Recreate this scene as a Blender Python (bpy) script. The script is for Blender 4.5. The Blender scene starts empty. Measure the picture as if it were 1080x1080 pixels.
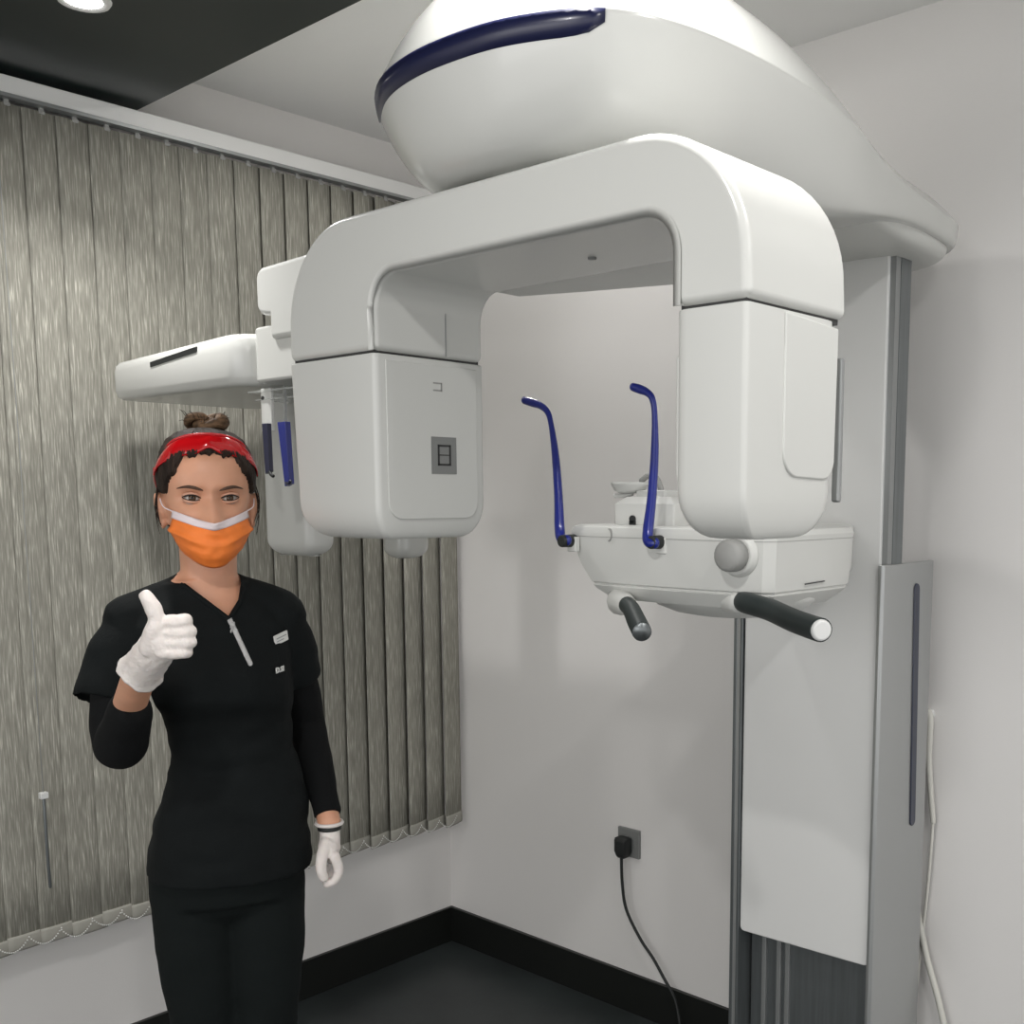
import bpy, bmesh, math, random
from math import sin, cos, pi, sqrt, radians, exp
from mathutils import Vector, Matrix, noise
random.seed(7)
S = bpy.context.scene
COL = S.collection

# ------------------------------------------------------------------ camera, world, light, exposure
cam_d = bpy.data.cameras.new('camera'); cam = bpy.data.objects.new('camera', cam_d); COL.objects.link(cam)
cam.location = (0, 0, 1.5)
cam.rotation_euler = (radians(90 - 7.017), 0, radians(41.014))
cam_d.sensor_fit = 'HORIZONTAL'; cam_d.sensor_width = 36.0
cam_d.lens = 1146.47 / 1080 * 36.0
cam_d.shift_x = -(640.0 - 540.0) / 1080
cam_d.shift_y = (665.0 - 540.0) / 1080
cam_d.clip_start = 0.05
S.camera = cam

W = bpy.data.worlds.new('world'); S.world = W; W.use_nodes = True
W.node_tree.nodes['Background'].inputs[0].default_value = (0.9, 0.9, 0.885, 1)
W.node_tree.nodes['Background'].inputs[1].default_value = 1.3
S.view_settings.view_transform = 'Standard'; S.view_settings.look = 'None'
S.view_settings.gamma = 1.0; S.view_settings.use_curve_mapping = False
S.view_settings.exposure = 0.12

LAMPS = [(-0.65, 0.15, 10), (-2.16, 0.99, 6), (-0.10, 1.12, 8), (-0.95, 1.04, 8), (0.7, -0.9, 5), (1.0, 0.9, 7), (-1.88, 1.72, 4.5)]  # last lamp is added, hidden by the canopy, to brighten the back wall
kd = bpy.data.lights.new('fill_light', 'AREA'); kd.shape = 'RECTANGLE'; kd.size = 3.2; kd.size_y = 1.3; kd.energy = 24; kd.color = (1, .99, .975)  # soft area fill added behind the camera to raise overall brightness
ko = bpy.data.objects.new('fill_light', kd); COL.objects.link(ko); ko.location = (-.7, -2.9, 1.75); ko.rotation_euler = (radians(90), 0, 0)

# ------------------------------------------------------------------ materials
MATS = {}
def mat(name, col, rough=0.5, metal=0.0, bump=0.0, bscale=200.0, coat=0.0, alpha=1.0, trans=0.0, emit=None, es=0.0,
        var=0.0, vscale=20.0, sss=0.0, stretch=(1, 1, 1), spec=0.5):
    m = bpy.data.materials.new(name); m.use_nodes = True
    nt = m.node_tree; b = nt.nodes['Principled BSDF']
    b.inputs['Base Color'].default_value = (*col, 1); b.inputs['Roughness'].default_value = rough
    b.inputs['Metallic'].default_value = metal; b.inputs['Coat Weight'].default_value = coat
    b.inputs['Alpha'].default_value = alpha; b.inputs['Transmission Weight'].default_value = trans
    b.inputs['Specular IOR Level'].default_value = spec
    if sss:
        b.inputs['Subsurface Weight'].default_value = sss; b.inputs['Subsurface Scale'].default_value = 0.01
        b.inputs['Subsurface Radius'].default_value = (1, .4, .2)
    if emit:
        b.inputs['Emission Color'].default_value = (*emit, 1); b.inputs['Emission Strength'].default_value = es
    tc = nt.nodes.new('ShaderNodeTexCoord'); mp = nt.nodes.new('ShaderNodeMapping')
    mp.inputs['Scale'].default_value = stretch
    nt.links.new(tc.outputs['Object'], mp.inputs['Vector'])
    if var:
        n = nt.nodes.new('ShaderNodeTexNoise'); n.inputs['Scale'].default_value = vscale; n.inputs['Detail'].default_value = 4
        r = nt.nodes.new('ShaderNodeValToRGB')
        r.color_ramp.elements[0].position = .3; r.color_ramp.elements[1].position = .7
        r.color_ramp.elements[0].color = (*[c * (1 - var) for c in col], 1)
        r.color_ramp.elements[1].color = (*[min(1, c * (1 + var)) for c in col], 1)
        nt.links.new(mp.outputs[0], n.inputs['Vector']); nt.links.new(n.outputs['Fac'], r.inputs[0])
        nt.links.new(r.outputs[0], b.inputs['Base Color'])
    if bump:
        n = nt.nodes.new('ShaderNodeTexNoise'); n.inputs['Scale'].default_value = bscale; n.inputs['Detail'].default_value = 3
        bp = nt.nodes.new('ShaderNodeBump'); bp.inputs['Strength'].default_value = bump; bp.inputs['Distance'].default_value = 0.002
        nt.links.new(mp.outputs[0], n.inputs['Vector']); nt.links.new(n.outputs['Fac'], bp.inputs['Height'])
        nt.links.new(bp.outputs[0], b.inputs['Normal'])
    MATS[name] = m
    return m

M_wall = mat('wall_paint', (.82, .80, .785), .75, bump=.15, bscale=350)
M_ceil = mat('ceiling_paint', (.82, .82, .81), .8)
M_black_ceil = mat('black_stretch_ceiling', (.007, .013, .013), .3, spec=.35)
M_floor = mat('dark_vinyl', (.035, .042, .043), .38, var=.2, vscale=6, bump=.1, bscale=80)
M_base = mat('black_baseboard', (.008, .009, .008), .4)
M_plastic = mat('white_plastic', (.575, .578, .556), .24, coat=.2, bump=.01, bscale=900)
M_plastic2 = mat('white_satin_plastic', (.575, .578, .556), .36, bump=.02, bscale=900)
M_panel = mat('white_powder_coat', (.72, .72, .71), .35)
M_alu = mat('brushed_aluminium', (.44, .45, .45), .4, metal=.75, bump=.05, bscale=60, stretch=(30, 30, 1))
M_steel = mat('dark_steel', (.19, .205, .21), .35, metal=.7, var=.12, vscale=8, stretch=(12, 12, .6))
M_steel2 = mat('grey_steel', (.32, .33, .33), .4, metal=.6)
M_dark = mat('dark_seam', (.03, .03, .03), .6)
M_navy = mat('navy_gloss_strip', (.010, .012, .045), .32, coat=.1)
M_navy2 = mat('slate_strip', (.03, .035, .06), .3)
M_blue = mat('blue_plastic', (.005, .014, .20), .28, coat=.3)
M_black = mat('black_rubber', (.012, .014, .014), .55)
M_grip = mat('charcoal_foam', (.018, .026, .026), .5, bump=.1, bscale=700)
M_knob = mat('grey_knob', (.30, .30, .29), .5, bump=.1, bscale=300)
M_grey = mat('grey_label', (.20, .205, .20), .5)
M_clear = mat('clear_acrylic', (.75, .78, .76), .1, alpha=.35)
M_skin = mat('skin', (.62, .315, .20), .48, sss=.12, var=.07, vscale=25, bump=.08, bscale=500)
M_lid = mat('eyelid_skin', (.52, .275, .185), .5)
M_cloth = mat('black_scrub_cloth', (.0042, .0058, .0062), .85, bump=.35, bscale=260, var=.15, vscale=12, spec=.2)
M_cloth2 = mat('black_knit_cloth', (.005, .0055, .006), .9, bump=.5, bscale=500, spec=.2)
M_trouser = mat('black_trouser_cloth', (.0045, .0068, .0068), .85, bump=.3, bscale=300, spec=.2)
M_hair = mat('dark_brown_hair', (.024, .015, .011), .65, spec=.2, bump=.7, bscale=60, var=.6, vscale=45, stretch=(3, 1, .5))
M_bun = mat('light_brown_hair', (.105, .062, .034), .7, spec=.25, bump=1.0, bscale=90, var=.7, vscale=60, stretch=(1, 1, 3))
M_brow = mat('eyebrow_hair', (.07, .035, .02), .7)
M_lash = mat('eyelash', (.012, .008, .007), .6)
M_eye = mat('eye_white', (.42, .38, .35), .2)  # white darkened to carry the shade over the eyes
M_iris = mat('brown_iris', (.055, .028, .012), .15)
M_pupil = mat('pupil', (.003, .003, .003), .08)
M_glove = mat('white_latex', (.76, .70, .665), .5, bump=1.0, bscale=110, sss=.05)
M_mask = mat('orange_mask_cloth', (.90, .22, .035), .65, bump=.2, bscale=400, var=.06, vscale=40)
M_maskw = mat('white_mask_band', (.80, .70, .72), .6)
M_red = mat('red_lens', (.62, .006, .010), .12, coat=.5, trans=.25)
M_redf = mat('red_frame', (.45, .008, .012), .25, coat=.5)
M_zip = mat('silver_zip', (.62, .62, .62), .4, metal=.5, bump=.8, bscale=900)
M_tag = mat('white_badge', (.72, .72, .70), .4)
M_white = mat('white_enamel', (.75, .75, .74), .4)
M_cream = mat('cream_hose', (.66, .65, .60), .5)
M_shoe = mat('white_clog', (.7, .7, .68), .4)
M_orange = mat('orange_sign', (.75, .16, .06), .5)
M_creamsign = mat('cream_board', (.85, .62, .48), .5)

def blind_mat(seed):
    m = bpy.data.materials.new('taupe_blind_fabric'); m.use_nodes = True
    nt = m.node_tree; b = nt.nodes['Principled BSDF']; b.inputs['Roughness'].default_value = .8
    b.inputs['Specular IOR Level'].default_value = .2
    tc = nt.nodes.new('ShaderNodeTexCoord'); mp = nt.nodes.new('ShaderNodeMapping')
    mp.inputs['Scale'].default_value = (1, 1, .06); mp.inputs['Location'].default_value = (seed, seed * 2.3, seed)
    nt.links.new(tc.outputs['Object'], mp.inputs['Vector'])
    n = nt.nodes.new('ShaderNodeTexNoise'); n.inputs['Scale'].default_value = 330; n.inputs['Detail'].default_value = 2.5
    nt.links.new(mp.outputs[0], n.inputs['Vector'])
    r = nt.nodes.new('ShaderNodeValToRGB'); e = r.color_ramp.elements
    e[0].position = .30; e[0].color = (.24, .233, .20, 1)
    e[1].position = .74; e[1].color = (.62, .60, .53, 1)
    k = e.new(.50); k.color = (.31, .30, .26, 1)
    k = e.new(.62); k.color = (.40, .39, .34, 1)
    nt.links.new(n.outputs['Fac'], r.inputs[0]); nt.links.new(r.outputs[0], b.inputs['Base Color'])
    bp = nt.nodes.new('ShaderNodeBump'); bp.inputs['Strength'].default_value = .2; bp.inputs['Distance'].default_value = .001
    nt.links.new(n.outputs['Fac'], bp.inputs['Height']); nt.links.new(bp.outputs[0], b.inputs['Normal'])
    return m
M_blind = blind_mat(1.0)

# ------------------------------------------------------------------ helpers
def root_of(p):
    while p.parent: p = p.parent
    return p
def thing(name, label, cat, loc=(0, 0, 0), rotz=0.0, group=None):
    o = bpy.data.objects.new(name, None); COL.objects.link(o); o.location = loc; o.rotation_euler = (0, 0, rotz)
    o['label'] = label; o['category'] = cat
    if group: o['group'] = group
    o.empty_display_size = .05
    return o
def tag(o, label, cat, group=None):
    o['label'] = label; o['category'] = cat
    if group: o['group'] = group
    return o
def struct(o):
    o['kind'] = 'structure'; return o
def obj(name, bm, m, parent=None, smooth=True, bevel=0, bseg=3, sub=0, label=None, angle=35, local=False):
    """link a bmesh in world coordinates (or the parent's own when local) as one mesh object"""
    bmesh.ops.recalc_face_normals(bm, faces=bm.faces)
    if parent and not local:
        bmesh.ops.translate(bm, verts=bm.verts, vec=-Vector(root_of(parent).location))
    me = bpy.data.meshes.new(name); bm.to_mesh(me); bm.free()
    o = bpy.data.objects.new(name, me); COL.objects.link(o)
    if m: me.materials.append(m)
    if parent: o.parent = parent
    if smooth:
        me.polygons.foreach_set('use_smooth', [True] * len(me.polygons))
    if bevel:
        b = o.modifiers.new('b', 'BEVEL'); b.width = bevel; b.segments = bseg; b.limit_method = 'ANGLE'; b.angle_limit = radians(angle)
        b.harden_normals = True
    if sub:
        s = o.modifiers.new('s', 'SUBSURF'); s.levels = sub; s.render_levels = sub
    if label: o['label'] = label
    return o
def B(): return bmesh.new()
def box(bm, x0, x1, y0, y1, z0, z1):
    v = [bm.verts.new((x, y, z)) for z in (z0, z1) for y in (y0, y1) for x in (x0, x1)]
    for f in ((0, 2, 3, 1), (4, 5, 7, 6), (0, 1, 5, 4), (2, 6, 7, 3), (0, 4, 6, 2), (1, 3, 7, 5)): bm.faces.new([v[i] for i in f])
    return bm
def loft(bm, rings, caps=True, closed=True):
    vs = [[bm.verts.new(p) for p in r] for r in rings]; n = len(rings[0])
    for a, b in zip(vs, vs[1:]):
        for i in range(n if closed else n - 1):
            j = (i + 1) % n; bm.faces.new((a[i], a[j], b[j], b[i]))
    if caps and closed:
        bm.faces.new(vs[0][::-1]); bm.faces.new(vs[-1])
    return vs
def catmull(pts, n=8, closed=False):
    P = [Vector(p) for p in pts]; out = []; N = len(P)
    segs = N if closed else N - 1
    for i in range(segs):
        if closed: a, b, c, d = P[(i - 1) % N], P[i], P[(i + 1) % N], P[(i + 2) % N]
        else: a, b, c, d = P[max(i - 1, 0)], P[i], P[i + 1], P[min(i + 2, N - 1)]
        for k in range(n):
            t = k / n
            out.append(.5 * ((2 * b) + (-a + c) * t + (2 * a - 5 * b + 4 * c - d) * t * t + (-a + 3 * b - 3 * c + d) * t ** 3))
    if not closed: out.append(P[-1].copy())
    return out
def tube(bm, pts, rad, n=12, k=6, smooth=True, ends=True, flat=1.0, up=None):
    """swept tube; rad may be a list; flat squashes the section along its second axis"""
    if not isinstance(rad, (list, tuple)): rad = [rad] * len(pts)
    q = [(*p, r) for p, r in zip(pts, rad)]
    if smooth and len(pts) > 2:
        P = catmull([Vector(p).to_4d() if False else Vector((p[0], p[1], p[2], p[3])) for p in q], k)
    else: P = [Vector(p) for p in q]
    C = [Vector(p[:3]) for p in P]; R = [max(p[3], 1e-4) for p in P]
    T = []
    for i in range(len(C)):
        t = (C[min(i + 1, len(C) - 1)] - C[max(i - 1, 0)])
        T.append(t.normalized() if t.length > 1e-9 else Vector((0, 0, 1)))
    u = Vector(up) if up else Vector((0, 0, 1)) if abs(T[0].z) < .9 else Vector((1, 0, 0))
    a = (u - T[0] * u.dot(T[0])).normalized()
    rings = []
    def ring(c, r, t, a): 
        b = t.cross(a)
        return [c + (a * cos(2 * pi * i / n) * r + b * sin(2 * pi * i / n) * r * flat) for i in range(n)]
    if ends:
        for s in (1.0, .8, .45): rings.append(ring(C[0] - T[0] * R[0] * s * .95, R[0] * sqrt(max(0, 1 - s * s)) + R[0] * .03, T[0], a))
    for i in range(len(C)):
        a = (a - T[i] * a.dot(T[i])).normalized()
        rings.append(ring(C[i], R[i], T[i], a))
    if ends:
        for s in (.45, .8, 1.0): rings.append(ring(C[-1] + T[-1] * R[-1] * s * .95, R[-1] * sqrt(max(0, 1 - s * s)) + R[-1] * .03, T[-1], a))
    loft(bm, rings)
    return bm
def rrect(x0, x1, y0, y1, r, z, k=5):
    """rounded rectangle ring; r is one radius or four (x0y0, x1y0, x1y1, x0y1)"""
    if not isinstance(r, (tuple, list)): r = (r,) * 4
    out = []
    for (cx, cy, a0, rr) in ((x0, y0, pi, r[0]), (x1, y0, 1.5 * pi, r[1]), (x1, y1, 0, r[2]), (x0, y1, .5 * pi, r[3])):
        ox = cx + rr * (1 if cx == x0 else -1); oy = cy + rr * (1 if cy == y0 else -1)
        for i in range(k + 1):
            a = a0 + (pi / 2) * i / k
            out.append((ox + rr * cos(a), oy + rr * sin(a), z))
    return out
def prism(bm, pts, axis, a0, a1):
    """extrude a 2-D outline along an axis: outline coordinates fill the other two axes in order"""
    def P(p, a):
        return {'x': (a, p[0], p[1]), 'y': (p[0], a, p[1]), 'z': (p[0], p[1], a)}[axis]
    loft(bm, [[P(p, a0) for p in pts], [P(p, a1) for p in pts]])
    return bm
def arc(cx, cy, r, a0, a1, n=8):
    return [(cx + r * cos(radians(a0 + (a1 - a0) * i / n)), cy + r * sin(radians(a0 + (a1 - a0) * i / n))) for i in range(n + 1)]
def ellipsoid(bm, c, r, rot=None, u=20, v=14):
    mt = Matrix.Translation(c) @ (rot.to_4x4() if rot else Matrix()) @ Matrix.Diagonal((*r, 1))
    bmesh.ops.create_uvsphere(bm, u_segments=u, v_segments=v, radius=1, matrix=mt)
    return bm
def cyl(bm, p0, p1, r0, r1=None, n=24):
    p0, p1 = Vector(p0), Vector(p1); d = p1 - p0
    mt = Matrix.Translation((p0 + p1) / 2) @ d.to_track_quat('Z', 'Y').to_matrix().to_4x4()
    bmesh.ops.create_cone(bm, cap_ends=True, segments=n, radius1=r0, radius2=r0 if r1 is None else r1, depth=d.length, matrix=mt)
    return bm
def baked(o, extra=None):
    """apply an object's modifiers to its mesh"""
    dg = bpy.context.evaluated_depsgraph_get(); dg.update()
    me = bpy.data.meshes.new_from_object(o.evaluated_get(dg), depsgraph=dg)
    o.modifiers.clear(); old = o.data; o.data = me
    if not me.materials and old.materials:
        me.materials.append(old.materials[0])
    me.polygons.foreach_set('use_smooth', [True] * len(me.polygons)); me.update()
    return o
def fuse(name, bm, m, parent, voxel=.005, sm=4, label=None, fn=None, carve=None, factor=.6):
    """weld overlapping closed pieces into one continuous skin"""
    o = obj(name, bm, m, parent, local=True, label=label)
    r = o.modifiers.new('r', 'REMESH'); r.mode = 'VOXEL'; r.voxel_size = voxel; r.use_smooth_shade = True
    if sm:
        s = o.modifiers.new('s', 'SMOOTH'); s.factor = factor; s.iterations = sm
    baked(o)
    if fn:
        me = o.data; nn = [v.normal.copy() for v in me.vertices]
        for v, n in zip(me.vertices, nn): v.co = fn(v.co.copy(), n)
        me.update()
    if carve:
        for c in carve:
            b = o.modifiers.new('c', 'BOOLEAN'); b.operation = 'DIFFERENCE'; b.object = c; b.solver = 'EXACT'
            c.matrix_world  # noqa
        baked(o)
        for c in carve:
            bpy.data.objects.remove(c, do_unlink=True)
    return o

# ------------------------------------------------------------------ the room
XA, YB, ZC = -2.736, 2.34, 2.555
XR, YF = 2.2, -2.4
struct(obj('floor', box(B(), XA - .1, XR + .1, YF - .1, YB + .1, -.1, 0), M_floor, smooth=False))
struct(obj('ceiling', box(B(), XA - .1, XR + .1, YF - .1, YB + .1, ZC, ZC + .1), M_ceil, smooth=False))
struct(obj('wall_left', box(B(), XA - .1, XA, YF - .1, YB + .1, 0, ZC), M_wall, smooth=False))
struct(obj('wall_back', box(B(), XA, XR + .1, YB, YB + .1, 0, ZC), M_wall, smooth=False))
struct(obj('baseboard_left', box(B(), XA, XA + .012, YF, YB, 0, .118), M_base, smooth=False))
struct(obj('baseboard_back', box(B(), XA + .012, -1.55, YB - .012, YB, 0, .118), M_base, smooth=False))
struct(obj('baseboard_corner', box(B(), -1.548, -1.39, YB - .014, YB, 0, .118), M_white, smooth=False)).name = 'trim_1'
ce = tag(obj('dropped_ceiling_panel', box(B(), XA, XR, YF, 1.335, 2.425, ZC), M_black_ceil, smooth=False),
         'glossy black dropped ceiling panel with a recessed downlight', 'ceiling')
del ce['label']; del ce['category']; ce.name = 'ceiling'; struct(ce)

labs = ['recessed round downlight in the black ceiling near the vertical blinds',
        'recessed downlight in the black ceiling over the blinds', '', '', '', '']
for i, (x, y, p) in enumerate(LAMPS):
    lz = .130 if i == 6 else 0
    t = thing('ceiling_downlight', ['recessed ceiling downlight above the photographer in the glossy black panel',
        'round lit downlight in the black ceiling, at the top left of the photo',
        'recessed ceiling downlight in front of the scanner arm', 'recessed ceiling downlight directly above the scanner canopy',
        'recessed ceiling downlight at the back right of the room', 'recessed ceiling downlight near the right wall', 'added unseen downlight in the white ceiling behind the scanner canopy, brightening the back wall'][i],
        'ceiling light', (x, y, 2.425), 0, 'recessed ceiling downlights')
    bm = B()
    loft(bm, [[(x + r * cos(a * pi / 12), y + r * sin(a * pi / 12), z) for a in range(24)] for r, z in
              ((.034, 2.425), (.034, 2.421), (.046, 2.419), (.05, 2.4255))], caps=False)
    obj('trim_ring', bm, M_white, t)
    bm = B(); cyl(bm, (x, y, 2.4215), (x, y, 2.4245), .034)
    em = mat('downlight_glow', (1, 1, 1), .5, emit=(1, .98, .95), es=9)
    obj('diffuser', bm, em, t)
    ld = bpy.data.lights.new('downlight_lamp', 'AREA'); ld.shape = 'DISK'; ld.size = .09; ld.energy = p; ld.color = (1, .985, .96)
    ld.spread = radians(170 if i not in (1, 3) else 125)
    t.location.z += lz
    lo = bpy.data.objects.new('downlight_lamp', ld); COL.objects.link(lo); lo.parent = t; lo.location = (0, 0, -.012)

# window behind the blinds
wy0, wy1, wz0, wz1 = -.6, 1.9, .62, 2.2
f = B(); box(f, XA - .0, XA + .03, wy0, wy1, wz0 - .04, wz0); box(f, XA, XA + .03, wy0, wy1, wz1, wz1 + .04)
box(f, XA, XA + .03, wy0 - .04, wy0, wz0 - .04, wz1 + .04); box(f, XA, XA + .03, wy1, wy1 + .04, wz0 - .04, wz1 + .04)
box(f, XA, XA + .03, .62, .66, wz0, wz1)
wroot = struct(obj('window_1', f, M_white, None, smooth=False))
struct(obj('window_2', box(B(), XA + .001, XA + .006, wy0, wy1, wz0, wz1), mat('dark_night_glass', (.02, .022, .025), .08), smooth=False))

# ------------------------------------------------------------------ vertical blind
BX = -2.645
bl = thing('vertical_blind', 'grey-brown vertical fabric slat blind covering the window wall, weighted hems and a white head rail',
           'blind', (BX, .6, .44))
r = B(); box(r, BX - .02, BX + .022, -.6, YB - .004, 2.372, 2.412)
obj('head_rail', r, M_white, bl, smooth=False, bevel=.003, label='white head rail')
r = B(); box(r, BX - .006, BX + .0235, -.6, YB - .004, 2.366, 2.374)
obj('rail_track', r, M_steel2, bl, smooth=False)
ys = []
y = -.22
k = 0
while y < 2.29:
    ys.append(y); y += .0735; k += 1
random.seed(3)
wm = mat('hem_weight_fabric', (.36, .35, .31), .7, bump=.1, bscale=300)
chain_m = mat('bead_chain', (.74, .74, .72), .4)
for i, y in enumerate(ys):
    ang = radians(3 + random.uniform(-1.5, 1.5))
    if y > 1.55: ang = radians(6 + (y - 1.55) * 12 + random.uniform(-1.5, 1.5))
    w = .0885
    zt, zb = 2.358, .44 + random.uniform(-.004, .004)
    bm = B(); n = 7; rings = []
    dx, dy = sin(ang), cos(ang)
    tw = random.uniform(-.02, .02)
    for j in range(13):
        z = zb + (zt - zb) * j / 12
        a2 = ang + tw * j / 12
        ddx, ddy = sin(a2), cos(a2)
        prof = []
        for q in range(n):
            s = (q / (n - 1) - .5)
            cv = .0035 * (1 - 4 * s * s)
            prof.append((s, cv))
        ring = [(BX + s * w * -ddx + cv * ddy, y + s * w * ddy + cv * ddx, z) for s, cv in prof]
        ring += [(BX + s * w * -ddx + (cv - .0009) * ddy, y + s * w * ddy + (cv - .0009) * ddx, z) for s, cv in prof[::-1]]
        rings.append(ring)
    loft(bm, rings)
    sl = obj('slat', bm, blind_mat(i * 1.37), bl, angle=60)
    # hem pocket with its weight
    bm = B(); rings = []
    for z, th in ((zb - .001, .0022), (zb + .004, .0034), (zb + .030, .0034), (zb + .036, .0018)):
        ring = [(BX + s * (w - .002) * -dx + (cv + th) * dy, y + s * (w - .002) * dy + (cv + th) * dx, z) for s, cv in prof]
        ring += [(BX + s * (w - .002) * -dx + (cv - th) * dy, y + s * (w - .002) * dy + (cv - th) * dx, z) for s, cv in prof[::-1]]
        rings.append(ring)
    loft(bm, rings)
    obj('hem_weight', bm, wm, sl)
    bm = B(); box(bm, BX - .004, BX + .004, y - .005, y + .005, 2.352, 2.368)
    box(bm, BX - .005, BX + .006, y - .007, y + .007, 2.353, 2.360)
    obj('slat_hanger', bm, M_knob, sl, bevel=.0015)
    if i:
        # bead chain sagging between neighbouring hems
        bm = B(); y0 = ys[i - 1]
        for q in range(17):
            t = q / 16; yy = y0 + (y - y0) * t
            zz = zb + .030 - .026 * (4 * t * (1 - t))
            bmesh.ops.create_icosphere(bm, subdivisions=1, radius=.0021, matrix=Matrix.Translation((BX + .014 + .003 * sin(t * pi), yy, zz)))
        obj('bead_chain', bm, chain_m, sl)
bm = B(); tube(bm, [(BX + .028, 1.003, .80), (BX + .028, 1.003, .66), (BX + .028, 1.005, .585)], .0035, smooth=False)
wd = obj('blind_wand', bm, M_steel, bl, label='dark wand')
bm = B(); box(bm, BX + .020, BX + .036, .994, 1.012, .80, .815); obj('wand_cap', bm, M_white, wd, bevel=.002)
bm = B(); tube(bm, [(BX + .028, 1.003, .815), (BX + .028, 1.0, 1.6), (BX + .02, .998, 2.36)], .0009, smooth=False); obj('wand_cord', bm, M_steel2, wd)

# ------------------------------------------------------------------ wall socket, plug and cable
so = thing('wall_socket', 'grey square wall socket plate low on the white wall', 'socket', (-1.948, YB, .51))
obj('cover_plate', box(B(), -1.985, -1.905, YB - .010, YB, .468, .552), M_grey, so, smooth=False, bevel=.003)
bm = B(); cyl(bm, (-1.945, YB - .012, .51), (-1.945, YB - .009, .51), .022); obj('socket_face', bm, M_steel2, so, smooth=False)
pc = thing('power_cable', 'black power cable with a moulded plug hanging from the wall socket to the floor', 'cable', (-1.95, YB - .03, .5))
bm = B(); loft(bm, [[(p[0], p[1], p[2]) for p in [(-1.95 + x * s, YB - yy, .505 + z * s) for x, z in
     ((-.022, .024), (.022, .024), (.022, -.018), (.012, -.036), (-.012, -.036), (-.022, -.018))]] for s, yy in ((1, .013), (1, .038), (.75, .048))])
obj('plug', bm, M_black, pc, bevel=.004)
bm = B(); tube(bm, [(-1.95, YB - .034, .472), (-1.948, YB - .033, .40), (-1.935, YB - .03, .32), (-1.885, YB - .028, .245), (-1.835, YB - .03, .20), (-1.80, YB - .028, .155),
     (-1.755, YB - .03, .10), (-1.72, YB - .05, .035), (-1.66, YB - .11, .006), (-1.54, YB - .16, .006), (-1.44, YB - .10, .006)], .0045, n=10)
obj('cord', bm, M_black, pc)

# ------------------------------------------------------------------ X-ray scanner
XM = thing('dental_xray_machine', 'large white panoramic dental X-ray scanner with overhead arm, blue temple rods and a steel column',
           'X-ray machine', (-1.2, 2.1, 0))
PX0, PX1, PY = -1.363, -1.035, 2.04
# column
bm = B()
for s in ((-1.388, -1.379), (-1.371, -1.364)):
    box(bm, s[0], s[1], 2.035, 2.27, 0, 1.36)
box(bm, -1.379, -1.371, 2.045, 2.27, 0, 1.36)
colm = obj('column_flange', bm, M_steel, XM, smooth=False, bevel=.0015)
bm = B(); box(bm, -1.3795, -1.3705, 2.036, 2.046, 0, 1.36); obj('flange_trim', bm, M_alu, colm, smooth=False)
# right hand extrusion with a rounded front edge
bm = B()
out = [(-1.034, 2.27), (-1.034, 2.045)] + arc(-1.005, 2.047, .021, 235, 330, 6)[0:] + [(-.982, 2.12), (-.980, 2.22), (-.984, 2.27)]
out = [(-1.034, 2.27), (-1.034, 2.034), (-1.018, 2.030), (-1.004, 2.036), (-.995, 2.05), (-.990, 2.09), (-.9885, 2.14), (-.990, 2.20), (-.996, 2.245), (-1.006, 2.27)]
out = [(-1.034, 2.27), (-1.034, 2.032), (-1.0335, 2.0285), (-1.0255, 2.027), (-1.020, 2.031), (-1.0175, 2.05), (-1.0165, 2.13), (-1.0165, 2.19), (-1.0185, 2.235), (-1.024, 2.27)]
prism(bm, out, 'z', 0, 1.362)
cside = obj('column_side', bm, M_alu, XM, bevel=.002, label='brushed aluminium side')
bm = B(); cc = arc(2.172, 1.305, .0125, 0, 180, 8) + arc(2.19, .795, .0125, 180, 360, 8)
prism(bm, cc, 'x', -1.017, -1.0135); obj('trim_strip', bm, M_navy2, cside, bevel=.002, label='dark blue strip')
# inner telescoping column
bm = B(); box(bm, -1.358, -1.04, 2.085, 2.118, 0, 1.999)
inner = obj('inner_column', bm, M_steel, XM, smooth=False, label='dark steel inner column')
bm = B()
for x in (-1.325, -1.285, -1.262): box(bm, x, x + .012, 2.076, 2.09, 0, 1.3)
obj('guide_rail', bm, M_steel2, inner, smooth=False, bevel=.002)
bm = B(); box(bm, -1.0395, -1.0235, 2.048, 2.068, 1.0, 1.995); obj('column_edge', bm, M_steel2, inner, smooth=False)
bm = B(); box(bm, -1.0395, -1.0225, 2.068, 2.112, 1.0, 1.995); obj('column_web', bm, M_steel, inner, smooth=False)
bm = B(); box(bm, -1.42, -.985, 2.0, 2.30, 0, .012); obj('base_plate', bm, M_steel, XM, smooth=False, bevel=.003)
# carriage front panel
bm = B(); o2 = [(PX0 + .003, 1.992), (PX1 - .001, 1.992)] + [(PX1, .52)] + arc(PX1 - .012, .514, .012, 0, -90, 5) + arc(PX0 + .012, .508, .012, -90, -180, 5)
prism(bm, o2, 'y', PY, PY + .04)
panel = obj('front_panel', bm, M_panel, XM, bevel=.003)
bm = B(); prism(bm, [(PX0 + .01, 1.992), (PX1 - .004, 1.992), (PX1 - .004, .54), (PX0 + .01, .54)], 'y', PY + .04, PY + .046)
obj('panel_backing', bm, M_steel2, panel, smooth=False)

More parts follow.
